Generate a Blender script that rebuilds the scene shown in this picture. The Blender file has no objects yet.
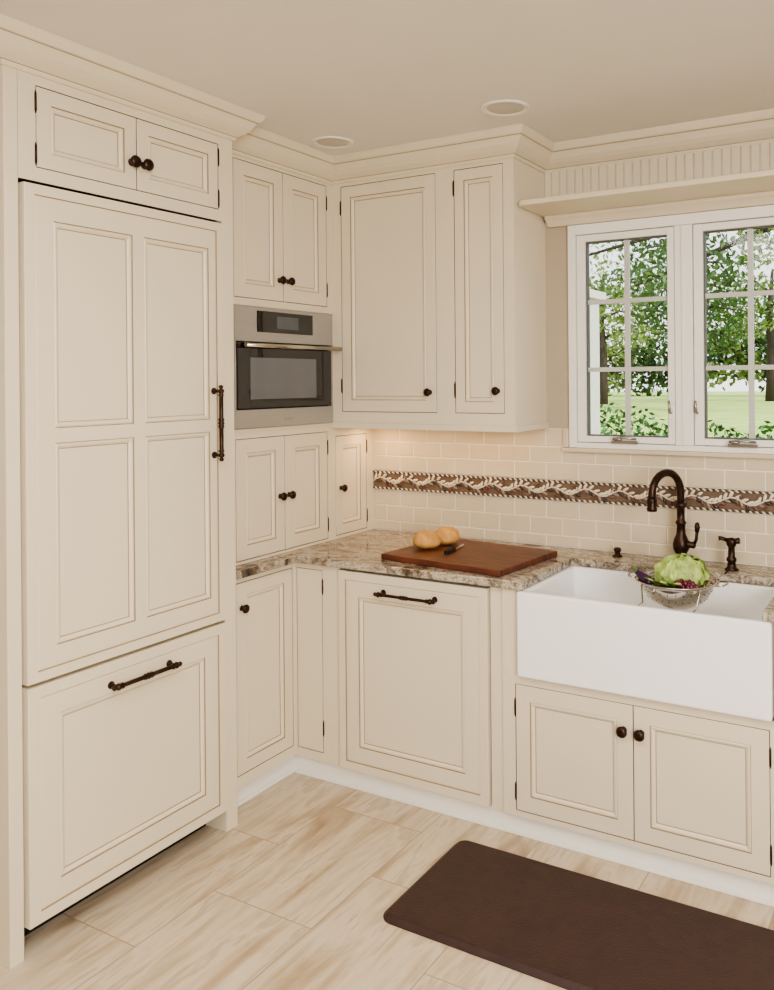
import bpy, bmesh, math, random
from mathutils import Vector, Matrix, noise
random.seed(7)
SC=bpy.context.scene
try:
    SC.view_settings.view_transform='AgX'; SC.view_settings.look='AgX - Medium High Contrast'
except Exception: pass
# ------------------------------------------------------------ materials
def s2l(c):
    return tuple(((x/255)/12.92 if x/255<=.04045 else ((x/255+.055)/1.055)**2.4) for x in c)
MATS={}
def newmat(name):
    m=bpy.data.materials.new(name); m.use_nodes=True
    nt=m.node_tree; b=nt.nodes['Principled BSDF']; MATS[name]=m
    return m,nt,b
def simple(name,rgb,rough=.5,metal=0,var=.04,scale=6,bump=0,bscale=200,coat=0,spec=None,stretch=(1,1,1)):
    m,nt,b=newmat(name); N=nt.nodes; L=nt.links
    c=s2l(rgb)
    tc=N.new('ShaderNodeTexCoord'); mp=N.new('ShaderNodeMapping'); mp.inputs['Scale'].default_value=stretch
    L.new(tc.outputs['Object'],mp.inputs[0])
    nz=N.new('ShaderNodeTexNoise'); nz.inputs['Scale'].default_value=scale; nz.inputs['Detail'].default_value=4
    L.new(mp.outputs[0],nz.inputs['Vector'])
    r=N.new('ShaderNodeValToRGB')
    r.color_ramp.elements[0].position=.3; r.color_ramp.elements[1].position=.7
    r.color_ramp.elements[0].color=tuple(max(0,x*(1-var)) for x in c)+(1,)
    r.color_ramp.elements[1].color=tuple(min(1,x*(1+var)) for x in c)+(1,)
    L.new(nz.outputs['Fac'],r.inputs[0]); L.new(r.outputs[0],b.inputs['Base Color'])
    b.inputs['Roughness'].default_value=rough; b.inputs['Metallic'].default_value=metal
    if coat: b.inputs['Coat Weight'].default_value=coat
    if spec is not None: b.inputs['Specular IOR Level'].default_value=spec
    if bump:
        n2=N.new('ShaderNodeTexNoise'); n2.inputs['Scale'].default_value=bscale
        L.new(mp.outputs[0],n2.inputs['Vector'])
        bp=N.new('ShaderNodeBump'); bp.inputs['Strength'].default_value=bump; bp.inputs['Distance'].default_value=.002
        L.new(n2.outputs['Fac'],bp.inputs['Height']); L.new(bp.outputs[0],b.inputs['Normal'])
    return m
paint=simple('cream_cabinet_paint',(222,210,186),.42,var=.015,scale=3)
glaze=simple('brown_glaze',(126,102,76),.6,var=.08)
glaze2=simple('soft_glaze',(150,128,100),.5,var=.05)
dark=simple('dark_gap',(78,58,42),.8)
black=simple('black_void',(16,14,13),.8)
bronze=simple('oil_rubbed_bronze',(60,43,35),.36,.75,var=.3,scale=60)
whitep=simple('white_trim_paint',(238,234,226),.4,var=.01)
wallp=simple('taupe_wall_paint',(178,163,142),.7,var=.02,bump=.05)
ceilp=simple('ceiling_paint',(233,229,222),.8,var=.01,bump=.05)
steel=simple('brushed_stainless',(176,175,173),.34,.85,var=.06,scale=8,stretch=(1,.3,60))
steel2=simple('polished_stainless',(200,196,190),.15,1,var=.05)
blackglass=simple('black_glass',(14,14,16),.06,0,var=.05,coat=.5)
greyglass=simple('oven_window_grey_reflection',(104,104,106),.12,0,var=.08,scale=3)  # lighter grey paints a reflection into the oven window's colour
display=simple('display_glass',(84,88,92),.1)
porcelain=simple('white_fireclay',(248,247,245),.12,var=.005,coat=.5)
tile=simple('cream_subway_tile',(212,197,171),.2,var=.05,scale=5,coat=.3)
grout=simple('tile_grout',(236,228,212),.8)
chrome=simple('satin_nickel',(170,165,158),.3,.9)
gasket=simple('window_gasket',(92,90,88),.6)
muntin=simple('window_grille',(196,194,188),.4)
matm=simple('brown_vinyl_mat',(55,34,31),.5,var=.16,scale=25,bump=.8,bscale=160)
bread=simple('bread_crust',(204,154,90),.75,var=.25,scale=30,bump=.4,bscale=60)
cab_g=simple('cabbage_leaf',(166,186,104),.55,var=.38,scale=34,bump=.9,bscale=60)
grape=simple('grape_skin',(88,24,44),.25,var=.3,scale=20)
egg=simple('eggplant_skin',(60,26,62),.2,var=.15)
stemg=simple('green_stem',(70,110,40),.6)
leafc=[simple('relief_dark',(62,48,42),.3,coat=.4,var=.2),simple('relief_cream',(228,216,194),.35,coat=.4),simple('relief_wine',(112,78,64),.3,coat=.4),simple('relief_grey',(146,130,112),.3,coat=.4)]
relbg=simple('relief_ground',(112,92,76),.4,coat=.3,var=.15,scale=40)
grass=simple('lawn_grass',(172,190,96),.9,var=.18,scale=.6)
leafA=simple('tree_leaves',(70,98,52),.7,var=.35,scale=1)
leafB=simple('shrub_leaves',(62,106,44),.6,var=.35,scale=5)
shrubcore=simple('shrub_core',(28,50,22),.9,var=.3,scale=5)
leafY=simple('tree_leaves_yellow',(128,146,84),.7,var=.3,scale=1)
bark=simple('tree_bark',(64,54,46),.9,var=.3,scale=8,bump=.6,bscale=20)
brickw=simple('white_painted_brick',(196,194,190),.8,var=.05,scale=12,bump=.5,bscale=25)
lens=simple('recessed_lens',(206,200,190),.5)
def ramp(N,cols):
    r=N.new('ShaderNodeValToRGB'); cr=r.color_ramp
    cr.elements[0].position=cols[0][0]; cr.elements[0].color=s2l(cols[0][1])+(1,)
    cr.elements[1].position=cols[-1][0]; cr.elements[1].color=s2l(cols[-1][1])+(1,)
    for p,c in cols[1:-1]:
        e=cr.elements.new(p); e.color=s2l(c)+(1,)
    return r
def granite():
    m,nt,b=newmat('granite_counter'); N=nt.nodes; L=nt.links
    tc=N.new('ShaderNodeTexCoord'); mp=N.new('ShaderNodeMapping'); mp.inputs['Rotation'].default_value=(0,0,.5); mp.inputs['Scale'].default_value=(1,2.2,1)
    L.new(tc.outputs['Object'],mp.inputs[0])
    n=N.new('ShaderNodeTexNoise'); n.inputs['Scale'].default_value=4.5; n.inputs['Detail'].default_value=9; n.inputs['Roughness'].default_value=.66; n.inputs['Distortion'].default_value=1.8
    L.new(mp.outputs[0],n.inputs['Vector'])
    r=ramp(N,[(.28,(46,39,35)),(.39,(98,84,72)),(.46,(150,137,120)),(.52,(198,188,170)),(.57,(118,106,94)),(.63,(176,162,142)),(.76,(92,76,62))])
    L.new(n.outputs['Fac'],r.inputs[0])
    n2=N.new('ShaderNodeTexNoise'); n2.inputs['Scale'].default_value=110; n2.inputs['Detail'].default_value=3
    L.new(tc.outputs['Object'],n2.inputs['Vector'])
    r2=N.new('ShaderNodeValToRGB'); r2.color_ramp.elements[0].position=.38; r2.color_ramp.elements[0].color=(.25,.22,.2,1); r2.color_ramp.elements[1].position=.5; r2.color_ramp.elements[1].color=(1,1,1,1)
    L.new(n2.outputs['Fac'],r2.inputs[0])
    mx=N.new('ShaderNodeMix'); mx.data_type='RGBA'; mx.blend_type='MULTIPLY'; mx.inputs['Factor'].default_value=.55
    L.new(r.outputs[0],mx.inputs['A']); L.new(r2.outputs[0],mx.inputs['B']); L.new(mx.outputs['Result'],b.inputs['Base Color'])
    b.inputs['Roughness'].default_value=.1
    return m
gran=granite()
def floor_mat():
    m,nt,b=newmat('travertine_floor_tile'); N=nt.nodes; L=nt.links
    tc=N.new('ShaderNodeTexCoord'); mp=N.new('ShaderNodeMapping'); mp.inputs['Rotation'].default_value=(0,0,math.radians(90)); mp.inputs['Location'].default_value=(.13,.06,0)
    L.new(tc.outputs['Object'],mp.inputs[0])
    br=N.new('ShaderNodeTexBrick'); br.inputs['Scale'].default_value=1; br.inputs['Brick Width'].default_value=.61; br.inputs['Row Height'].default_value=.40
    br.inputs['Mortar Size'].default_value=.0022; br.inputs['Mortar Smooth'].default_value=.1; br.offset=.5
    br.inputs['Color1'].default_value=(0,0,0,1); br.inputs['Color2'].default_value=(1,1,1,1); br.inputs['Mortar'].default_value=(.5,.5,.5,1); br.inputs['Bias'].default_value=0
    L.new(mp.outputs[0],br.inputs['Vector'])
    mul=N.new('ShaderNodeVectorMath'); mul.operation='SCALE'; mul.inputs['Scale'].default_value=7.3
    L.new(br.outputs['Color'],mul.inputs[0])
    add=N.new('ShaderNodeVectorMath'); add.operation='ADD'; L.new(mp.outputs[0],add.inputs[0]); L.new(mul.outputs[0],add.inputs[1])
    def nz(sc_,scale,det,ro,di):
        sc=N.new('ShaderNodeMapping'); sc.inputs['Scale'].default_value=sc_; L.new(add.outputs[0],sc.inputs[0])
        n=N.new('ShaderNodeTexNoise'); n.inputs['Scale'].default_value=scale; n.inputs['Detail'].default_value=det; n.inputs['Roughness'].default_value=ro; n.inputs['Distortion'].default_value=di
        L.new(sc.outputs[0],n.inputs['Vector']); return n
    a=nz((1,4.0,1),1.7,8,.58,.7); c=nz((1.0,15,1),1.5,6,.55,.25)
    mixf=N.new('ShaderNodeMix'); mixf.data_type='FLOAT'; mixf.inputs['Factor'].default_value=.34
    L.new(a.outputs['Fac'],mixf.inputs['A']); L.new(c.outputs['Fac'],mixf.inputs['B'])
    r=ramp(N,[(.33,(158,134,106)),(.42,(184,162,134)),(.48,(204,186,160)),(.53,(214,198,175)),(.57,(190,170,144)),(.61,(207,191,168)),(.70,(218,206,188))])
    L.new(mixf.outputs['Result'],r.inputs[0])
    mx=N.new('ShaderNodeMix'); mx.data_type='RGBA'; L.new(br.outputs['Fac'],mx.inputs['Factor'])
    L.new(r.outputs[0],mx.inputs['A']); mx.inputs['B'].default_value=s2l((168,148,124))+(1,)
    L.new(mx.outputs['Result'],b.inputs['Base Color']); b.inputs['Roughness'].default_value=.36
    bp=N.new('ShaderNodeBump'); bp.inputs['Strength'].default_value=.4; bp.inputs['Distance'].default_value=.002; bp.invert=True
    L.new(br.outputs['Fac'],bp.inputs['Height']); L.new(bp.outputs[0],b.inputs['Normal'])
    return m
floorm=floor_mat()
def wood():
    m,nt,b=newmat('walnut_board'); N=nt.nodes; L=nt.links
    tc=N.new('ShaderNodeTexCoord'); mp=N.new('ShaderNodeMapping'); mp.inputs['Scale'].default_value=(2,22,2)
    L.new(tc.outputs['Object'],mp.inputs[0])
    n=N.new('ShaderNodeTexNoise'); n.inputs['Scale'].default_value=3; n.inputs['Detail'].default_value=8; n.inputs['Distortion'].default_value=.4
    L.new(mp.outputs[0],n.inputs['Vector'])
    r=ramp(N,[(.3,(62,30,20)),(.7,(118,62,42))])
    L.new(n.outputs['Fac'],r.inputs[0]); L.new(r.outputs[0],b.inputs['Base Color']); b.inputs['Roughness'].default_value=.4
    return m
woodm=wood()
def glassm():
    m,nt,b=newmat('window_glass'); N=nt.nodes; L=nt.links
    N.remove(b); out=N['Material Output']
    t=N.new('ShaderNodeBsdfTransparent'); g=N.new('ShaderNodeBsdfGlossy'); g.inputs['Roughness'].default_value=.02
    f=N.new('ShaderNodeFresnel'); f.inputs['IOR'].default_value=1.3
    mx=N.new('ShaderNodeMixShader'); L.new(f.outputs[0],mx.inputs[0]); L.new(t.outputs[0],mx.inputs[1]); L.new(g.outputs[0],mx.inputs[2]); L.new(mx.outputs[0],out.inputs[0])
    return m
glass=glassm()

# ------------------------------------------------------------ mesh builder
class MB:
    def __init__(s): s.v=[]; s.f=[]; s.m=[]; s.sm=[]; s.mats=[]
    def mi(s,mat):
        if mat not in s.mats: s.mats.append(mat)
        return s.mats.index(mat)
    def face(s,pts,mat,smooth=False):
        i=len(s.v); s.v+= [tuple(p) for p in pts]; s.f.append(tuple(range(i,i+len(pts)))); s.m.append(s.mi(mat)); s.sm.append(smooth)
    def box(s,lo,hi,mat):
        x0,y0,z0=lo; x1,y1,z1=hi
        i=len(s.v); s.v+=[(x0,y0,z0),(x1,y0,z0),(x1,y1,z0),(x0,y1,z0),(x0,y0,z1),(x1,y0,z1),(x1,y1,z1),(x0,y1,z1)]
        for q in ((0,3,2,1),(4,5,6,7),(0,1,5,4),(1,2,6,5),(2,3,7,6),(3,0,4,7)):
            s.f.append(tuple(i+k for k in q)); s.m.append(s.mi(mat)); s.sm.append(False)
    def loft(s,rings,mat,closed=True,cap=True,smooth=True):
        n=len(rings[0]); i=len(s.v); k=s.mi(mat)
        for r in rings: s.v+=[tuple(p) for p in r]
        for a in range(len(rings)-1):
            for b in range(n if closed else n-1):
                c=(b+1)%n
                s.f.append((i+a*n+b,i+a*n+c,i+(a+1)*n+c,i+(a+1)*n+b)); s.m.append(k); s.sm.append(smooth)
        if cap and closed:
            s.f.append(tuple(i+b for b in reversed(range(n)))); s.m.append(k); s.sm.append(False)
            e=i+(len(rings)-1)*n
            s.f.append(tuple(e+b for b in range(n))); s.m.append(k); s.sm.append(False)
    def lathe(s,o,ax,prof,mat,seg=20,cap=True):
        o=Vector(o); ax=Vector(ax).normalized(); t=Vector((0,0,1)) if abs(ax.z)<.9 else Vector((1,0,0))
        a=ax.cross(t).normalized(); b=ax.cross(a)
        rings=[]
        for r,h in prof:
            rings.append([o+ax*h+(a*math.cos(2*math.pi*k/seg)+b*math.sin(2*math.pi*k/seg))*max(r,1e-5) for k in range(seg)])
        s.loft(rings,mat,cap=cap)
    def tube(s,path,rad,mat,seg=12):
        P=[Vector(p) for p in path]; n=len(P); R=rad if isinstance(rad,(list,tuple)) else [rad]*n
        rings=[]; prev=None
        for i in range(n):
            d=(P[min(i+1,n-1)]-P[max(i-1,0)]).normalized()
            if prev is None:
                t=Vector((0,0,1)) if abs(d.z)<.9 else Vector((1,0,0)); a=d.cross(t).normalized()
            else: a=(prev-d*prev.dot(d)).normalized()
            prev=a; b=d.cross(a)
            rings.append([P[i]+(a*math.cos(2*math.pi*k/seg)+b*math.sin(2*math.pi*k/seg))*R[i] for k in range(seg)])
        s.loft(rings,mat)
    def ell(s,c,ax,mat,su=12,sv=8,rot=None):
        c=Vector(c); R=rot or Matrix.Identity(3); rings=[]
        for j in range(sv+1):
            t=-math.pi/2+math.pi*j/sv; r=max(math.cos(t),1e-4)
            rings.append([c+R@Vector((ax[0]*r*math.cos(2*math.pi*k/su),ax[1]*r*math.sin(2*math.pi*k/su),ax[2]*math.sin(t))) for k in range(su)])
        s.loft(rings,mat,cap=False)
    def obj(s,name,parent=None,bevel=0,seg=2,merge=False,origin=None):
        me=bpy.data.meshes.new(name)
        o=Vector(origin) if origin else Vector((0,0,0))
        me.from_pydata([tuple(Vector(p)-o) for p in s.v],[],s.f)
        for m in s.mats: me.materials.append(m)
        for i,p in enumerate(me.polygons): p.material_index=s.m[i]; p.use_smooth=s.sm[i]
        if merge:
            bm=bmesh.new(); bm.from_mesh(me); bmesh.ops.remove_doubles(bm,verts=bm.verts,dist=1e-5); bmesh.ops.recalc_face_normals(bm,faces=bm.faces); bm.to_mesh(me); bm.free()
        me.update()
        ob=bpy.data.objects.new(name,me); SC.collection.objects.link(ob); ob.location=o
        if parent: ob.parent=parent; 
        if bevel:
            b=ob.modifiers.new('b','BEVEL'); b.width=bevel; b.segments=seg; b.limit_method='ANGLE'; b.angle_limit=math.radians(40)
        return ob
def empty(name):
    e=bpy.data.objects.new(name,None); SC.collection.objects.link(e); return e
def FM(face,plane):
    if face=='X': return lambda u,v,n:(plane+n,u,v)
    return lambda u,v,n:(u,plane-n,v)
def nrm(face): return Vector((1,0,0)) if face=='X' else Vector((0,-1,0))
def ring(M,f,a,na,b,nb,mat):
    A=[(a[0],a[2]),(a[1],a[2]),(a[1],a[3]),(a[0],a[3])]; B=[(b[0],b[2]),(b[1],b[2]),(b[1],b[3]),(b[0],b[3])]
    for i in range(4):
        j=(i+1)%4
        M.face([f(*A[i],na),f(*A[j],na),f(*B[j],nb),f(*B[i],nb)],mat)
def ins(r,d): return (r[0]+d,r[1]-d,r[2]+d,r[3]-d)
def grid(M,f,rect,holes,n,mat):
    us=sorted(set([rect[0],rect[1]]+[x for h in holes for x in h[:2] if rect[0]<x<rect[1]]))
    vs=sorted(set([rect[2],rect[3]]+[x for h in holes for x in h[2:] if rect[2]<x<rect[3]]))
    for i in range(len(us)-1):
        for j in range(len(vs)-1):
            cu=(us[i]+us[i+1])/2; cv=(vs[j]+vs[j+1])/2
            if any(h[0]<cu<h[1] and h[2]<cv<h[3] for h in holes): continue
            M.face([f(us[i],vs[j],n),f(us[i+1],vs[j],n),f(us[i+1],vs[j+1],n),f(us[i],vs[j+1],n)],mat)
def faceframe(M,face,plane,rect,holes,gap=.0025,depth=.022,side=True):
    f=FM(face,plane); H=[ins(h,-gap) for h in holes]
    grid(M,f,rect,H,0,paint)
    for h in H: ring(M,f,h,-depth,h,0,glaze)
    for h in H: M.face([f(h[0],h[2],-depth),f(h[1],h[2],-depth),f(h[1],h[3],-depth),f(h[0],h[3],-depth)],dark)
def door(M,face,plane,rect,margin=.055,panels=None,t0=-.02,t1=.001,step=0):
    f=FM(face,plane)
    if panels is None: panels=[ins(rect,margin)]
    ring(M,f,rect,t0,rect,t1-.0015,glaze if t1<.01 else paint)
    r1=ins(rect,.0015); ring(M,f,rect,t1-.0015,r1,t1,paint)
    if step:
        a=ins(rect,step); ring(M,f,r1,t1,a,t1,paint)
        b=ins(rect,step+.0025); ring(M,f,a,t1,b,t1-.004,glaze2)
        c=ins(rect,step+.007); ring(M,f,b,t1-.004,c,t1-.0025,paint)
        r1=c; t1=t1-.0025
    grid(M,f,r1,panels,t1,paint)
    prof=[(0,0,None),(.0022,-.0035,glaze2),(.006,-.001,paint),(.012,-.003,paint),(.017,-.008,paint),(.019,-.0105,glaze2)]
    for p in panels:
        for k in range(len(prof)-1):
            ring(M,f,ins(p,prof[k][0]),t1+prof[k][1],ins(p,prof[k+1][0]),t1+prof[k+1][1],prof[k+1][2])
        q=ins(p,prof[-1][0]); n=t1+prof[-1][1]
        M.face([f(q[0],q[2],n),f(q[1],q[2],n),f(q[1],q[3],n),f(q[0],q[3],n)],paint)
def knob(M,face,plane,u,v,s=1.0):
    f=FM(face,plane); o=f(u,v,0)
    M.lathe(o,nrm(face),[(.0,0),(.011*s,0),(.011*s,.002),(.006*s,.004),(.005*s,.012),(.008*s,.016),(.0155*s,.019),(.0175*s,.024),(.0155*s,.029),(.009*s,.033),(0,.034)],bronze,18)
def pull(M,face,plane,p0,p1,post=.025,r=.0055,off=.036):
    f=FM(face,plane); a=Vector(f(*p0,off)); b=Vector(f(*p1,off)); d=(b-a); L=d.length; d.normalize()
    prof=[(0,-.016),(.006,-.014),(.0085,-.009),(.006,-.004),(.004,-.002),(.009,0),(.0115,.006),(.009,.012),(r*.9,.016),(r*1.5,.02),(r,.026),(r,L/2-.02),(r*1.5,L/2-.012),(r*1.1,L/2-.006),(r*1.6,L/2)]
    full=prof+[(x,L-h) for x,h in reversed(prof[:-1])]
    M.lathe(a,d,full,bronze,16)
    n=nrm(face)
    for h in (.006,L-.006):
        o=a+d*h-n*off
        M.lathe(o,n,[(0,0),(.012,0),(.012,.003),(.006,.007),(.005,.028),(.007,off)],bronze,14)
def hinge(M,face,plane,u,v):
    f=FM(face,plane); o=Vector(f(u,v-.03,.001))
    M.lathe(o,(0,0,1),[(0,-.007),(.0022,-.005),(.0026,-.002),(.002,0),(.0036,.001),(.0036,.053),(.002,.054),(.0026,.056),(.0022,.059),(0,.061)],bronze,10)

XF=-2.287; XT=-2.412; XB=-2.37; YB=2.712; YU=3.032; YW=3.341; XR=-1.495; ZC=2.632; XL=-2.96; HC=.92; XW=-2.965
# ------------------------------------------------------------ room shell
def shell():
    M=MB(); M.box((-3.2,-3.6,-.1),(2.5,YW+.14,0),floorm); M.obj('floor')
    M=MB(); M.box((-3.2,-3.6,ZC),(2.5,YW+.14,ZC+.1),ceilp); M.obj('ceiling')
    M=MB(); M.box((-3.1,-3.6,0),(XW,YW+.14,ZC),wallp); M.obj('wall_left')
    M=MB(); M.box((2.4,-3.6,0),(2.5,YW+.14,ZC),wallp); M.obj('wall_right')
    M=MB(); M.box((XW,-3.6,0),(2.4,-3.5,ZC),wallp); M.obj('wall_front')
    M=MB(); f=FM('Y',YW); rect=(XW,2.4,0,ZC); H=(-1.365,-.42,1.365,2.27)
    grid(M,f,rect,[H],0,wallp); grid(M,f,rect,[H],-.14,brickw)
    ring(M,f,H,-.14,H,0,whitep); M.obj('wall_back')
shell()
# ------------------------------------------------------------ refrigerator surround + fridge
def fridge():
    E=empty('refrigerator_cabinet')
    M=MB(); Y0,Y3=1.424,2.294
    M.box((XL,Y0,0),(XF,1.466,2.56),paint)
    M.box((XL,2.239,0),(XF,Y3,2.56),paint)
    M.box((XL,1.467,2.225),(XF-.023,2.238,2.56),dark)
    M.obj('end_panels',E,bevel=.0015)
    M=MB()
    d=[(1.523,1.868,2.265,2.498),(1.871,2.221,2.265,2.498)]
    faceframe(M,'X',XF,(1.466,2.239,2.222,2.56),[(1.523,2.221,2.265,2.498)])
    for r in d: door(M,'X',XF,r,.045)
    M.obj('upper_doors',E)
    M=MB()
    knob(M,'X',XF,1.848,2.350,1.15); knob(M,'X',XF,1.897,2.350,1.15)
    for v in (2.305,2.455):
        hinge(M,'X',XF,1.520,v); hinge(M,'X',XF,2.224,v)
    M.obj('hardware',E)
    E=empty('panelled_refrigerator')
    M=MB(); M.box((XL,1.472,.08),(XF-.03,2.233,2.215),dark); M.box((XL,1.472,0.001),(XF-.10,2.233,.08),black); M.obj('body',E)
    M=MB()
    pn=[(1.566,1.842,1.505,2.113),(1.886,2.163,1.505,2.113),(1.566,1.842,.870,1.462),(1.886,2.163,.870,1.462)]
    door(M,'X',XF,(1.475,2.230,.778,2.211),panels=pn,t0=-.028,t1=.014,step=.030)
    M.obj('door_panel',E)
    M=MB(); door(M,'X',XF,(1.475,2.230,.086,.767),margin=.098,t0=-.028,t1=.014,step=.034); M.obj('drawer_panel',E)
    M=MB(); pull(M,'X',XF+.014,(2.180,1.372),(2.180,1.612),r=.0075); pull(M,'X',XF+.011,(1.742,.694),(1.980,.694),r=.007)
    M.obj('handles',E)
fridge()
# ------------------------------------------------------------ oven tower
def tower():
    E=empty('oven_tower_cabinet')
    M=MB()
    M.box((XL,2.296,HC+.001),(XT-.023,YU-.002,1.452),paint); M.box((XL,2.296,1.94),(XT-.023,YU-.002,2.56),paint)
    M.box((XL,2.296,1.452),(XT-.023,2.406,1.94),paint); M.box((XL,3.010,1.452),(XT-.023,YU-.002,1.94),paint)
    M.box((XL,YU,HC+.001),(XT-.023,YW-.002,1.427),paint)
    M.obj('carcass',E)
    M=MB()
    f=FM('X',XT)
    faceframe(M,'X',XT,(2.296,YU,HC+.001,1.452),[(2.425,2.983,.935,1.411)])
    faceframe(M,'X',XT,(2.296,YU,1.94,2.56),[(2.423,2.988,1.974,2.513)])
    grid(M,f,(2.296,2.404,1.452,1.94),[],0,paint); grid(M,f,(3.004,YU,1.452,1.94),[],0,paint)
    faceframe(M,'X',XT,(YU,YW-.002,HC+.001,1.43),[(3.045,3.275,.938,1.387)])
    door(M,'X',XT,(2.423,2.7045,1.974,2.513)); door(M,'X',XT,(2.7075,2.988,1.974,2.513))
    door(M,'X',XT,(2.425,2.7025,.935,1.411)); door(M,'X',XT,(2.7055,2.983,.935,1.411))
    door(M,'X',XT,(3.045,3.275,.938,1.387),.045)
    M.box((XT,2.36,1.440),(XT+.008,3.03,1.452),paint); M.box((XT,2.36,1.941),(XT+.008,3.03,1.952),paint)
    M.obj('doors',E)
    M=MB()
    for u,v in ((2.678,2.06),(2.732,2.06),(2.672,1.162),(2.726,1.162),(3.078,1.150)): knob(M,'X',XT,u,v)
    for u,vs in ((2.991,(2.05,2.44)),(2.986,(1.0,1.345)),(3.278,(1.0,1.33))):
        for v in vs: hinge(M,'X',XT,u,v)
    M.obj('hardware',E)
    E=empty('microwave_oven'); f=FM('X',XT)
    M=MB(); M.box((XL+.1,2.410,1.458),(XT,2.998,1.934),black)
    M.box((XT,2.402,1.798),(XT+.020,3.004,1.938),steel)
    M.box((XT,2.402,1.454),(XT+.020,3.004,1.528),steel)
    M.box((XT,2.402,1.528),(XT+.0195,2.412,1.798),steel); M.box((XT,2.992,1.528),(XT+.0195,3.004,1.798),steel)
    M.obj('steel_frame',E,bevel=.0015)
    M=MB(); M.box((XT,2.414,1.532),(XT+.022,2.990,1.794),blackglass); M.box((XT+.0195,2.525,1.838),(XT+.0225,2.865,1.924),blackglass); M.obj('black_glass_door',E,bevel=.002)
    M=MB(); M.box((XT+.021,2.485,1.568),(XT+.0228,2.885,1.735),greyglass); M.box((XT+.022,2.640,1.855),(XT+.0235,2.770,1.907),display)
    M.box((XT+.020,2.680,1.478),(XT+.021,2.735,1.490),chrome); M.obj('window_and_display',E)
    M=MB(); M.tube([(XT+.062,2.42,1.782),(XT+.062,3.01,1.782)],.009,steel2,14)
    for u in (2.45,2.98): M.tube([(XT+.018,u,1.790),(XT+.062,u,1.782)],.008,steel2,12)
    M.obj('handle_bar',E)
tower()
# ------------------------------------------------------------ upper cabinet
def upper():
    E=empty('upper_corner_cabinet')
    M=MB(); M.box((XT+.001,YU+.023,1.43),(XR,YW-.001,2.56),paint)
    M.box((XR-.03,YU+.0005,1.43),(XR-.0005,YU+.03,2.56),paint)
    M.obj('carcass',E)
    M=MB()
    faceframe(M,'Y',YU,(XT,XR,1.452,2.56),[(-2.360,-1.865,1.503,2.511),(-1.770,-1.545,1.503,2.511)])
    door(M,'Y',YU,(-2.360,-1.865,1.503,2.511),.05); door(M,'Y',YU,(-1.770,-1.545,1.503,2.511),.045)
    M.box((XT+.002,YU-.012,1.428),(XR+.012,YU+.012,1.452),paint); M.box((XR-.012,YU+.011,1.4285),(XR+.0115,YW-.0015,1.4515),paint)
    M.obj('doors',E)
    M=MB(); knob(M,'Y',YU,-1.897,1.588); knob(M,'Y',YU,-1.573,1.593)
    for u in (-2.364,-1.774):
        for v in (1.62,2.42) if u<-2 else (1.60,2.44): hinge(M,'Y',YU,u,v)
    M.obj('hardware',E)
upper()
# ------------------------------------------------------------ crown (mitred sweep)
def sweep(path,prof,mat,name,parent=None):
    P=[Vector((p[0],p[1])) for p in path]; n=len(P); M=MB(); rings=[]
    for i in range(n):
        ds=[]
        if i>0: ds.append((P[i]-P[i-1]).normalized())
        if i<n-1: ds.append((P[i+1]-P[i]).normalized())
        ns=[Vector((d.y,-d.x)) for d in ds]
        m=ns[0] if len(ns)==1 else (ns[0]+ns[1])/(1+ns[0].dot(ns[1]))
        rings.append([(P[i].x+m.x*o,P[i].y+m.y*o,z) for o,z in prof])
    for a in range(n-1):
        for b in range(len(prof)-1):
            M.face([rings[a][b],rings[a+1][b],rings[a+1][b+1],rings[a][b+1]],glaze2 if b in (3,9) else mat)
    return M.obj(name,parent)
crown=[(0,2.528),(.006,2.528),(.010,2.534),(.010,2.541),(.012,2.5425),(.022,2.549),(.034,2.558),(.048,2.573),(.058,2.590),(.064,2.598),(.066,2.600),(.072,2.602),(.078,2.610),(.084,2.622),(.084,ZC-.0005),(0,ZC-.0005)]
sweep([(XL,1.424),(XF,1.424),(XF,2.294),(XT,2.294),(XT,YU),(XR,YU),(XR,YW-.001),(2.39,YW-.001)],crown,paint,'trim_1')
def bead():
    M=MB(); u=XR+.002; w=.036
    M.box((XR+.001,YW-.004,2.30),(.6,YW-.0005,2.55),paint)
    while u<.55:
        M.box((u,YW-.008,2.30),(u+w-.006,YW-.003,2.56),paint)
        M.tube([(u+w-.003,YW-.0048,2.30),(u+w-.003,YW-.0048,2.56)],.0026,paint,8); u+=w
    M.obj('trim_2')
bead()
def shelf():
    E=empty('wall_shelf')
    M=MB(); z0,z1=2.336,2.358
    xs=XR+.004; pts=[(xs,YW-.011),(xs,3.075)]
    for k in range(1,7):
        a=k/6*math.pi/2; pts.append((xs+.03-.03*math.cos(a),3.075-.03*math.sin(a)))
    pts+= [(.6,3.045),(.6,YW-.011)]
    M.loft([[(x,y,z0) for x,y in pts],[(x,y,z1) for x,y in pts]],paint,smooth=False)
    M.obj('board',E,bevel=.005,seg=3)
    M=MB()
    prof=[(.012,2.292),(.018,2.293),(.022,2.298),(.040,2.314),(.052,2.322),(.052,2.335),(.012,2.335)]
    R=[[(x,YW-o,z) for o,z in prof] for x in (XR+.02,.6)]
    M.loft(R,paint,closed=True,smooth=False); M.obj('cove_moulding',E)
shelf()
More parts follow.
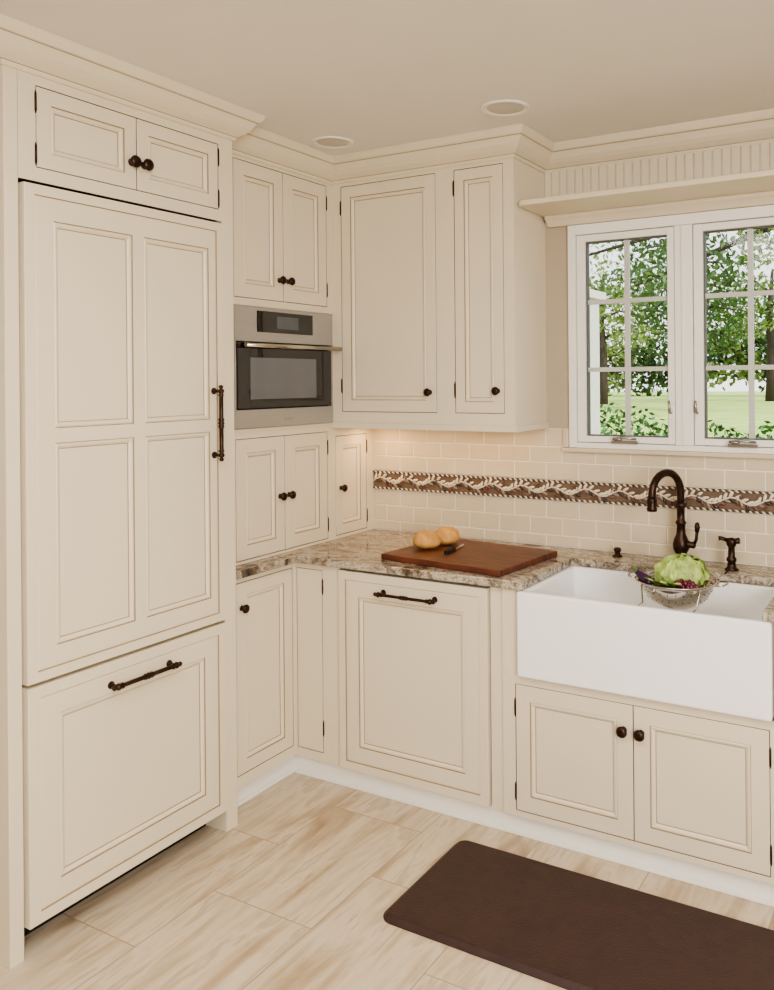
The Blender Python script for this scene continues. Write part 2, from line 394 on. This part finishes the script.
# ------------------------------------------------------------ windows
def windows():
    E=empty('window_1')
    M=MB()
    def bar(u0,u1,v0,v1,n0,n1,mat=whitep,MM=None):
        (MM or M).box((u0,YW-n1,v0),(u1,YW-n0,v1),mat)
    bar(-1.385,-1.352,1.3495,2.2895,-.05,.018); bar(-.433,-.400,1.3495,2.2895,-.05,.018)
    bar(-1.351,-.434,2.248,2.290,-.05,.0175); bar(-1.351,-.434,1.349,1.371,-.05,.022)
    bar(-.929,-.858,1.3715,2.2475,-.05,.012); bar(-.902,-.885,1.372,2.247,.0125,.018)
    M.obj('frame',E,bevel=.002)
    M=MB(); G=MB()
    S=[(-1.350,-.932),(-.855,-.435)]
    for a,b in S:
        z0,z1=1.373,2.246; w=.036
        w2=w*.8
        bar(a,a+w,z0,z1,-.045,.004); bar(b-w2,b,z0,z1,-.045,.004); bar(a+w+.0003,b-w2-.0003,z1-.028,z1-.0005,-.045,.0035); bar(a+w+.0003,b-w2-.0003,z0+.0005,z0+.026,-.045,.0035)
        gx0,gx1,gz0,gz1=a+w,b-w2,z0+.026,z1-.028
        for q in ((gx0,gx0+.005,gz0,gz1),(gx1-.005,gx1,gz0,gz1),(gx0+.005,gx1-.005,gz0,gz0+.005),(gx0+.005,gx1-.005,gz1-.005,gz1)): bar(q[0],q[1],q[2],q[3],-.04,-.0115,gasket,G)
        c=(gx0+gx1)/2
        bar(c-.010,c+.010,gz0,gz1,-.0335,-.016,muntin,G)
        for z in (1.678,1.963):
            bar(gx0,c-.0103,z-.009,z+.009,-.034,-.0165,muntin,G); bar(c+.0103,gx1,z-.009,z+.009,-.034,-.0165,muntin,G)
    M.obj('sashes',E,bevel=.0015); G.obj('grilles',E)
    M=MB()
    for a,b in S: M.box((a+.02,YW+.0345,1.38),(b-.02,YW+.038,2.24),glass)
    M.obj('glass_panes',E)
    M=MB()
    for x in (-1.135,-.665):
        M.box((x-.055,YW-.036,1.3725),(x+.055,YW-.0235,1.384),chrome)
        M.tube([(x-.05,YW-.034,1.392),(x-.01,YW-.038,1.398),(x+.05,YW-.034,1.392)],.005,chrome,10)
        M.ell((x-.03,YW-.03,1.390),(.02,.012,.008),chrome)
    for x in (-.948,-.842):
        M.box((x-.007,YW-.010,1.47),(x+.007,YW-.0045,1.53),whitep)
        M.tube([(x,YW-.010,1.50),(x,YW-.028,1.505),(x-.003,YW-.032,1.55)],.005,chrome,10)
    M.obj('cranks_and_locks',E)
windows()
# ------------------------------------------------------------ backsplash
def backsplash():
    M=MB(); f=FM('Y',YW)
    x0=XT+.001; x1=.6
    ST0,ST1=1.118,1.206
    def tiles(rows,xlim):
        for k,(za,zb,off) in enumerate(rows):
            x=x0-.152+ (off*.076)
            while x<xlim[1]:
                a=max(x+.001,xlim[0]); b=min(x+.151,xlim[1])
                if b-a>.01:
                    A=(a,b,za+.001,zb-.001); B=ins(A,.0035)
                    ring(M,f,A,.003,B,.0075,tile)
                    M.face([f(B[0],B[2],.0075),f(B[1],B[2],.0075),f(B[1],B[3],.0075),f(B[0],B[3],.0075)],tile)
                x+=.152
    M.box((x0,YW-.0045,HC+.0005),(x1,YW-.0002,ST0),grout); M.box((x0,YW-.0045,ST1),(x1,YW-.0002,1.348),grout); M.box((x0,YW-.0045,1.3485),(-1.3865,YW-.0002,1.427),grout)
    rows=[]; z=ST0; k=0
    while z>HC+.005: rows.append((max(HC+.001,z-.0745),z,k%2)); z-=.0745; k+=1
    tiles(rows,(x0,x1))
    up=[(ST1,ST1+.0745,0),(ST1+.0745,ST1+.142,1)]
    tiles(up,(x0,x1)); tiles([(ST1+.143,1.427,0)],(x0,-1.389))
    M.obj('backsplash_tiles')
    M=MB(); M.box((-1.415,YW-.030,1.3305),(.6,YW-.008,1.3485),tile); M.box((-1.415,YW-.020,1.349),(-1.388,YW-.008,1.43),tile); M.obj('trim_3',bevel=.004)
    # relief band: rope borders round a winding vine with leaves along it
    M=MB(); M.box((x0,YW-.010,ST0+.001),(x1,YW-.0002,ST1-.001),relbg)
    for z in (ST0+.006,ST1-.006): M.tube([(x0,YW-.010,z),(x1,YW-.010,z)],.0042,leafc[3],8)
    x=x0+.006; i=0
    while x<x1-.01:
        for z in (ST0+.006,ST1-.006):
            R=Matrix.Rotation(.6,3,'Y'); M.ell((x,YW-.013,z),(.0085,.004,.0036),leafc[1] if i%2 else leafc[0],8,5,R)
        x+=.0125; i+=1
    P=.15; A=.013; rl=random.Random(11)
    fz=lambda x: 1.162+A*math.sin(x*2*math.pi/P)
    path=[]; x=x0+.005
    while x<x1-.005: path.append((x,YW-.013,fz(x))); x+=.008
    M.tube(path,.0035,leafc[1],6)
    x=x0+.012;i=0
    while x<x1-.02:
        sl=math.atan(A*2*math.pi/P*math.cos(x*2*math.pi/P))
        for s in (1,-1):
            ang=sl+s*(.75+rl.uniform(-.1,.1)); L=.0165
            cx=x+math.cos(ang)*L; cz=fz(x)+math.sin(ang)*L
            cz=min(max(cz,ST0+.018),ST1-.018)
            M.ell((cx,YW-.014,cz),(L,.0055,.0062),(leafc[1],leafc[0],leafc[1],leafc[2],leafc[1],leafc[3])[(2*i+(s<0))%6],8,5,Matrix.Rotation(-ang,3,'Y'))
        x+=.0215; i+=1
        if i%4==0:
            s=1 if (i//4)%2 else -1
            for dx,dz in ((0,0),(.008,.006),(.009,-.005)): M.ell((x+dx,YW-.016,1.162-s*.019+dz),(.0055,.0055,.0055),leafc[2],8,5)
    M.obj('decorative_tile_band')
backsplash()
# ------------------------------------------------------------ base cabinets
def base():
    E=empty('corner_base_cabinet')
    M=MB()
    M.box((XL,2.296,.079),(XB-.023,YB+.0225,.889),paint); M.box((XL,YB+.0235,.079),(-2.137,YW-.002,.889),paint)
    M.obj('carcass',E)
    M=MB()
    faceframe(M,'X',XB,(2.296,YB,.078,.889),[(2.378,2.695,.125,.862)])
    door(M,'X',XB,(2.378,2.695,.125,.862),.05)
    faceframe(M,'Y',YB,(XB,-2.135,.078,.889),[(-2.357,-2.226,.118,.862)])
    f=FM('Y',YB); r=(-2.357,-2.226,.118,.862)
    ring(M,f,r,-.02,r,0,glaze); ring(M,f,r,0,ins(r,.0015),.001,paint); q=ins(r,.0015); M.face([f(q[0],q[2],.001),f(q[1],q[2],.001),f(q[1],q[3],.001),f(q[0],q[3],.001)],paint)
    M.obj('doors',E)
    M=MB(); knob(M,'X',XB,2.405,.765)
    for v in (.22,.80): hinge(M,'Y',YB,-2.222,v)
    M.obj('hardware',E)
    E=empty('panelled_dishwasher')
    M=MB(); M.box((-2.130,YB+.03,.08),(-1.449,YW-.01,.885),dark); M.obj('body',E)
    M=MB(); door(M,'Y',YB,(-2.130,-1.451,.084,.878),margin=.098,t0=-.028,t1=.016,step=.034); M.obj('door_panel',E)
    M=MB(); pull(M,'Y',YB+.0-.014,(-1.915,.812),(-1.668,.812),r=.006); M.obj('handle',E)
    E=empty('sink_base_cabinet')
    M=MB(); Yf=YB-.010
    M.box((-1.444,YB-.001,.078),(-1.394,YW-.002,.889),paint)
    M.box((-1.3925,Yf+.0002,.582),(-1.324,YW-.002,.889),paint)
    M.box((-.455,Yf+.0002,.582),(.60,YW-.002,.889),paint)
    M.box((-1.3925,Yf+.0235,.079),(-.36,YW-.002,.575),paint); M.box((-.359,Yf+.0002,.078),(.60,YW-.002,.5815),paint)
    M.obj('carcass',E)
    M=MB()
    faceframe(M,'Y',Yf,(-1.3925,-.36,.078,.5815),[(-1.339,-.471,.101,.549)])
    M.face([(-1.3925,Yf,.078),(-1.3925,Yf,.5815),(-1.3925,YB+.03,.5815),(-1.3925,YB+.03,.078)],paint)
    door(M,'Y',Yf,(-1.339,-.9065,.101,.549)); door(M,'Y',Yf,(-.9035,-.471,.101,.549))
    M.obj('doors',E)
    M=MB(); knob(M,'Y',Yf,-.938,.463,1.1); knob(M,'Y',Yf,-.878,.463,1.1)
    for u in (-1.342,-.468):
        for v in (.17,.47): hinge(M,'Y',Yf,u,v)
    M.obj('hardware',E)
    M=MB(); M.box((XB-.06,2.296,0.0005),(XB-.025,YB+.014,.078),whitep); M.box((XB-.06,YB+.015,0.0005),(.6,YB+.05,.0775),whitep)
    M.box((XB-.013,YB+.004,0.0005),(.6,YB+.0145,.014),whitep); M.box((XB-.0245,2.296,0.0005),(XB-.0135,YB+.0145,.0138),whitep)
    M.obj('baseboard_kitchen',bevel=.002)
base()
# ------------------------------------------------------------ counter + sink
def counter():
    poly=[(XL,2.297),(-2.333,2.297),(-2.333,2.683),(-1.302,2.683),(-1.302,3.14),(-.487,3.14),(-.487,2.683),(.6,2.683),(.6,YW-.0008),(XL,YW-.0008)]
    M=MB(); M.loft([[(x,y,.8895) for x,y in poly],[(x,y,.92) for x,y in poly]],gran,smooth=False)
    M.obj('granite_countertop',bevel=.005,seg=3)
    M=MB()
    o=[-1.322,-.458,2.672,3.17]; zt=.8890
    def R(r,z): return [(r[0],r[2],z),(r[1],r[2],z),(r[1],r[3],z),(r[0],r[3],z)]
    def I(r,d): return [r[0]+d,r[1]-d,r[2]+d,r[3]-d]
    i1=I(o,.030); i2=I(o,.040)
    M.loft([R(o,.586),R(o,zt),R(i1,zt),R(i2,.665)],porcelain,smooth=False)
    M.obj('farmhouse_sink',bevel=.010,seg=4,merge=True)
    M=MB(); M.lathe((-.89,2.93,.6655),(0,0,1),[(0,0),(.045,0),(.045,.003),(.03,.002),(0,.001)],steel2); M.obj('sink_drain')
counter()
# ------------------------------------------------------------ faucet etc.
def faucet():
    E=empty('kitchen_faucet'); bx,by=-.888,3.245
    M=MB()
    M.lathe((bx,by,HC),(0,0,1),[(0,0.0005),(.034,0.0005),(.034,.006),(.027,.012),(.020,.022),(.022,.04),(.030,.055),(.032,.075),(.027,.095),(.018,.115),(.016,.15),(.021,.155),(.021,.162),(.015,.168),(.015,.215),(.022,.22),(.022,.232),(.014,.240)],bronze,24)
    d=Vector((-.42,-.91,0)).normalized()
    base=Vector((bx,by,HC+.22))
    R=.082
    pts=[base,base+Vector((0,0,.05))]
    top=base+Vector((0,0,.056))
    for k in range(0,13):
        a=math.pi*k/12; pts.append(top+d*(R-R*math.cos(a))+Vector((0,0,R*math.sin(a))))
    pts.append(pts[-1]+Vector((0,0,-.012)))
    M.tube(pts,.0145,bronze,16)
    e=pts[-1]
    M.lathe(e,(0,0,-1),[(.0135,-.004),(.019,0),(.019,.006),(.017,.03),(.020,.036),(.019,.046),(0,.046)],bronze,18)
    M.lathe((bx,by,HC+.075),(1,0,0),[(.014,.015),(.016,.03),(.012,.036),(.014,.05),(.009,.056)],bronze,16)
    M.tube([(bx+.05,by,HC+.075),(bx+.062,by-.01,HC+.10),(bx+.066,by-.015,HC+.13)],[.007,.006,.006],bronze,10)
    M.lathe((bx+.066,by-.015,HC+.128),(0.05,-.05,1),[(0,0),(.009,.002),(.011,.02),(.008,.035),(0,.04)],bronze,12)
    M.obj('body',E)
    E=empty('side_sprayer'); M=MB(); x,y=-.690,3.215
    M.lathe((x,y,HC),(0,0,1),[(0,0.0005),(.026,0.0005),(.026,.005),(.017,.012),(.014,.03),(.019,.036),(.019,.044),(.013,.05),(.012,.085),(.017,.092),(.020,.105),(.016,.118),(0,.122)],bronze,20)
    M.tube([(x-.005,y,HC+.108),(x-.035,y-.01,HC+.118),(x-.045,y-.012,HC+.117)],[.008,.007,.009],bronze,12)
    M.tube([(x+.008,y,HC+.108),(x+.03,y,HC+.112)],[.010,.012],bronze,12)
    M.obj('body',E)
    M=MB(); M.lathe((-1.15,3.255,HC+.0005),(0,0,1),[(0,0),(.021,0),(.021,.004),(.012,.008),(.010,.018),(.015,.022),(.016,.03),(.012,.035),(0,.037)],bronze,20); M.obj('air_switch_button')
faucet()
# ------------------------------------------------------------ food and board
def food():
    M=MB(); w,d,t=.57,.43,.024
    M.box((-w/2,-d/2,0),(w/2,d/2,t),woodm)
    ob=M.obj('cutting_board',bevel=.004,seg=3); ob.location=(-1.670,2.960,HC+.0005); ob.rotation_euler=(0,0,math.radians(-6))
    zb=HC+.0245
    for (x,y,r) in ((-1.865,2.945,0.3),(-1.838,3.060,1.2)):
        M=MB(); rings=[]
        sv,su=14,24
        for j in range(sv+1):
            t=-math.pi/2+math.pi*j/sv; c=max(math.cos(t),1e-3)**.8; z=math.sin(t)
            ring_=[]
            for k in range(su):
                a=2*math.pi*k/su; q=1+.08*noise.noise(Vector((math.cos(a)*2+r,math.sin(a)*2,z*2)))
                ring_.append((.058*c*math.cos(a)*q,.052*c*math.sin(a)*q,.028+.044*z*q if z>0 else .028+.027*z))
            rings.append(ring_)
        M.loft(rings,bread,cap=False); ob=M.obj('bread_roll'); ob.location=(x,y,zb+.0005); ob.rotation_euler=(0,0,r)
    M=MB()
    M.face([(0,0,.003),(.09,.0,.003),(.12,.012,.003),(.0,.022,.003)],steel2); M.face([(0,.022,.001),(.12,.012,.001),(.09,0,.001),(0,0,.001)],steel2)
    M.face([(0,0,.001),(.09,0,.001),(.09,0,.003),(0,0,.003)],steel2)
    M.box((-.09,.001,0),(0,.020,.014),black)
    ob=M.obj('kitchen_knife',bevel=.002); ob.location=(-1.735,2.965,zb+.0005); ob.rotation_euler=(0,0,math.radians(100))
    E=empty('colander'); cx,cy=-.785,2.815; zr=.955
    M=MB()
    pr=[(.0,-.085),(.05,-.085),(.058,-.080),(.085,-.066),(.108,-.040),(.122,-.010),(.126,0),(.140,.002),(.141,.005),(.126,.004),(.119,-.008),(.104,-.040),(.080,-.062),(.05,-.076),(0,-.078)]
    M.lathe((cx,cy,zr),(0,0,1),pr,steel2,40,cap=False)
    for k in range(28):
        a=2*math.pi*k/28
        for rr,zz in ((.1005,-.052),(.1165,-.026)):
            M.ell((cx+rr*math.cos(a),cy+rr*math.sin(a),zr+zz),(.0018,.0018,.0018),black,6,4)
    for s in (1,-1):
        M.tube([(cx+s*.136,cy-.035,zr+.003),(cx+s*.160,cy-.030,zr+.006),(cx+s*.168,cy,zr+.007),(cx+s*.160,cy+.030,zr+.006),(cx+s*.136,cy+.035,zr+.003)],.0035,steel2,8)
    for s in (1,-1):
        M.tube([(cx+s*.09,2.678,.893),(cx+s*.09,2.72,.893),(cx+s*.098,2.735,.945),(cx+s*.098,2.90,.945),(cx+s*.09,3.10,.926),(cx+s*.09,3.16,.924)],.003,steel2,8)
    M.obj('bowl',E)
    M=MB()
    c0=Vector((cx+.008,cy+.020,zr+.020))
    su,sv=56,36; rings=[]
    for j in range(sv+1):
        t=-math.pi/2+math.pi*j/sv; r=max(math.cos(t),1e-3); ring_=[]
        for k in range(su):
            a=2*math.pi*k/su; dv=Vector((r*math.cos(a),r*math.sin(a),math.sin(t)))
            q=.9+.30*abs(noise.noise(dv*3.1))+.14*abs(noise.noise(dv*8))
            ring_.append(c0+Vector((dv.x*.072*q,dv.y*.066*q,dv.z*.050*q)))
        rings.append(ring_)
    M.loft(rings,cab_g,cap=False)
    for i in range(13):
        a0=i*2.399; lift=.15+.75*(i/12); rr=[]
        for j in range(12):
            tt=-.45+(1.15+lift)*j/11; row=[]
            for k in range(17):
                w=(-1+2*k/16); b=a0+w*.62*(1-.5*(abs(j-5)/6)**2)
                dv=Vector((math.cos(tt)*math.cos(b),math.cos(tt)*math.sin(b),math.sin(tt)))
                ed=max(abs(w),j/11)**3
                q=1.02+.03*(i%4)+.12*ed+.07*ed*math.sin(k*1.9+j*1.3+i)+.05*noise.noise(dv*9+Vector((i,0,0)))-.03*(1-min(1,abs(w)*5))
                row.append(c0+Vector((dv.x*.076*q,dv.y*.068*q,dv.z*.054*q)))
            rr.append(row)
        M.loft(rr,cab_g,closed=False)
    M.obj('cabbage')
    M=MB()
    for i in range(34):
        a=random.random()*6.28; r=random.random()**.5
        p=(cx+.055+.036*r*math.cos(a),cy-.082+.018*r*math.sin(a),zr-.002+random.random()*.018)
        M.ell(p,(.009,.009,.0095),grape,10,7)
    M.obj('grapes')
    M=MB(); p0=Vector((cx-.085,cy-.05,zr-.002)); d=Vector((-.75,.15,.5)).normalized()
    M.lathe(p0-d*.02,d,[(0,0),(.014,.004),(.019,.02),(.017,.04),(.012,.06),(.009,.072)],egg,16); M.lathe(p0+d*.05,d,[(.0105,0),(.007,.008),(.0035,.012),(.003,.025),(0,.026)],stemg,10)
    M.obj('eggplant')
    M=MB(); 
    for i in range(6):
        a=3.9+i*.22; q=Vector((cx+.100*math.cos(a),cy+.100*math.sin(a),zr+.010)); 
        R=Matrix.Rotation(a,3,'Z')@Matrix.Rotation(-.4,3,'Y'); M.ell(q,(.026,.014,.004),cab_g if i%2 else stemg,10,6,R)
    M.obj('salad_leaves',E)
food()
# ------------------------------------------------------------ mat
def mat_():
    M=MB(); x0,x1,y0,y1=-1.510,-.27,2.088,2.592
    def rr(d,z,r=.045):
        P=[]
        for cx,cy,a0 in ((x1-r,y1-r,0),(x0+r,y1-r,90),(x0+r,y0+r,180),(x1-r,y0+r,270)):
            for k in range(8):
                a=math.radians(a0+90*k/7); P.append((cx+(r-d)*math.cos(a),cy+(r-d)*math.sin(a),z))
        return P
    M.loft([rr(0,.0005),rr(0,.004),rr(.014,.016),rr(.018,.0175)],matm,smooth=False); M.obj('floor_mat')
mat_()
# ------------------------------------------------------------ recessed lights
for (x,y,r) in ((-2.205,2.78,.088),(-1.387,2.752,.092)):
    M=MB(); M.lathe((x,y,ZC-.0005),(0,0,-1),[(r,0),(r,.004),(r*.93,.007),(r*.80,.004),(r*.74,.001)],whitep,40,cap=False)
    M.lathe((x,y,ZC-.0012),(0,0,-1),[(r*.75,0),(r*.55,.004),(0,.005)],lens,40,cap=False); M.obj('recessed_light')
# ------------------------------------------------------------ outdoors
def outdoors():
    M=MB(); M.face([(-80,3.6,-.35),(60,3.6,-.35),(60,140,-.35),(-80,140,-.35)],grass); M.obj('lawn')
    def leaves(M,c,ax,n,s,mat):
        c=Vector(c)
        for _ in range(n):
            while 1:
                p=Vector((random.uniform(-1,1),random.uniform(-1,1),random.uniform(-1,1)))
                if .35<p.length<1: break
            q=c+Vector((p.x*ax[0],p.y*ax[1],p.z*ax[2]))
            a=Vector((random.gauss(0,1),random.gauss(0,1),random.gauss(0,1))).normalized(); b=a.cross(Vector((random.random(),random.random(),random.random()))).normalized()
            M.face([q-a*s,q-b*s*.5,q+a*s,q+b*s*.5],mat)
    for i,(x,y,r,h) in enumerate(((-3.9,8.2,.75,1.22),(-3.0,8.6,.8,1.26),(-2.1,8.4,.75,1.14),(-1.2,8.5,.8,1.18),(-.3,8.4,.8,1.18))):
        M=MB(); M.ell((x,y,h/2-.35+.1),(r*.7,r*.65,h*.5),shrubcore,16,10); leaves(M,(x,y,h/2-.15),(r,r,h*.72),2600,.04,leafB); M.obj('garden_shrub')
    T=[(-14.6,54,.42,12,4.6,leafA,5.4),(-24.5,66,.35,13,4.0,leafY,5.0),(-19.5,72,.4,13,5,leafA,4.6),(-13.2,78,.4,14,5,leafY,5.4)]
    for x,y,r,h,cr,lm,lo in T:
        M=MB(); M.tube([(x,y,-.4),(x+.1,y,h*.25),(x-.1,y,h*.5),(x+.2,y,h*.8)],[r*1.3,r,r*.8,r*.3],bark,10)
        for k in range(8):
            a=k*2.4; z=lo+.55*k; L=cr*.85
            p=Vector((x,y,z)); M.tube([p,p+Vector((math.cos(a)*L*.5,math.sin(a)*L*.5,L*.22)),p+Vector((math.cos(a)*L,math.sin(a)*L,L*.12))],[r*.4,r*.22,r*.08],bark,6)
            leaves(M,p+Vector((math.cos(a)*L*.8,math.sin(a)*L*.8,L*.1)),(cr*.5,cr*.5,cr*.26),170,.26,lm)
        leaves(M,(x,y,h*.75),(cr*.8,cr*.8,h*.28),300,.28,lm)
        M.obj('garden_tree')
    M=MB(); M.tube([(.5,11.5,-.4),(.45,11.5,2.0),(.1,11.3,3.6)],[.22,.18,.14],bark,10)
    for q,tip in (((.1,11.3,3.6),(-3.0,10.6,4.4)),((.1,11.3,3.6),(-1.8,10.9,3.5)),((.1,11.3,3.6),(-4.6,11.4,3.4)),((.1,11.3,3.6),(-3.6,11.0,2.9))):
        q=Vector(q); tip=Vector(tip); mid=(q+tip)/2+Vector((0,0,.35)); M.tube([q,mid,tip],[.09,.05,.015],bark,8)
        for t in range(9):
            u=.25+.8*t/8; c=q.lerp(tip,u)+Vector((random.uniform(-.3,.3),random.uniform(-.3,.3),random.uniform(-.2,.3)))
            leaves(M,c,(.42,.4,.24),36,.055,random.choice([leafA,leafY]))
    M.obj('garden_tree')
    M=MB()
    for k in range(46):
        x=-62+k*1.65; leaves(M,(x,100,2.8+random.random()*2.8),(2.8,2,3.8),260,.5,random.choice([leafA,leafA,leafY]))
    M.obj('distant_treeline')
    M=MB(); M.box((-3.4,4.9,-.345),(-1.93,5.15,2.15),brickw); M.box((-3.4,4.85,2.15),(-1.90,5.2,2.2),brickw)
    M.obj('brick_garden_pier')
outdoors()
# ------------------------------------------------------------ lights
W=bpy.data.worlds.new('sky'); SC.world=W; W.use_nodes=True; nt=W.node_tree
bg=nt.nodes['Background']; 
tc=nt.nodes.new('ShaderNodeTexCoord'); sp=nt.nodes.new('ShaderNodeSeparateXYZ'); rp=nt.nodes.new('ShaderNodeValToRGB')
nt.links.new(tc.outputs['Generated'],sp.inputs[0]); nt.links.new(sp.outputs['Z'],rp.inputs[0]); nt.links.new(rp.outputs[0],bg.inputs[0])
rp.color_ramp.elements[0].color=(1,.98,.95,1); rp.color_ramp.elements[1].color=(.62,.78,1,1); rp.color_ramp.elements[1].position=.7
bg.inputs[1].default_value=2.0
def area(name,loc,tgt,size,power,col,sy=None):
    l=bpy.data.lights.new(name,'AREA'); l.energy=power; l.color=col; l.size=size
    if sy: l.shape='RECTANGLE'; l.size_y=sy
    o=bpy.data.objects.new(name,l); SC.collection.objects.link(o); o.location=loc
    o.rotation_euler=(Vector(tgt)-Vector(loc)).to_track_quat('-Z','Y').to_euler(); return o
area('added_key_fill',(1.9,-1.2,1.9),(-2,2.6,1.3),1.5,160,(1,.985,.96))  # added key light behind the camera, imitates a window; none is modelled there
area('added_overhead_fill',(-.6,.6,2.55),(-.6,.6,0),1.3,48,(1,.965,.91))  # added overhead fill to brighten the room, no fixture hangs here
area('undercabinet_light',(-1.93,3.20,1.422),(-1.93,3.22,0),.85,1.25,(1,.64,.32),.04)
area('undercabinet_light_corner',(-2.3,3.22,1.42),(-2.3,3.24,0),.12,.45,(1,.62,.30),.05)
sun=bpy.data.lights.new('sun','SUN'); sun.energy=5; sun.angle=.03; sun.color=(1,.95,.85)
so=bpy.data.objects.new('sun',sun); SC.collection.objects.link(so); so.rotation_euler=Vector((-.75,.35,-.65)).to_track_quat('-Z','Y').to_euler()
# ------------------------------------------------------------ camera
f,yaw,roll=842.4,math.radians(28.9),math.radians(.472)
R0=Vector((math.cos(yaw),math.sin(yaw),0)); F=Vector((-math.sin(yaw),math.cos(yaw),0)); Z=Vector((0,0,1))
cx_=R0*math.cos(roll)-Z*math.sin(roll); cy_=R0*math.sin(roll)+Z*math.cos(roll); cz_=-F
cam=bpy.data.cameras.new('camera'); co=bpy.data.objects.new('camera',cam); SC.collection.objects.link(co)
mat=Matrix((cx_,cy_,cz_)).transposed().to_4x4(); mat.translation=Vector((0,0,1.633)); co.matrix_world=mat
cam.sensor_fit='VERTICAL'; cam.sensor_height=36; cam.lens=f/990*36
cam.shift_x=-(476-387)/990; cam.shift_y=-(495-381.3)/990; cam.clip_start=.05; cam.clip_end=500
SC.camera=co
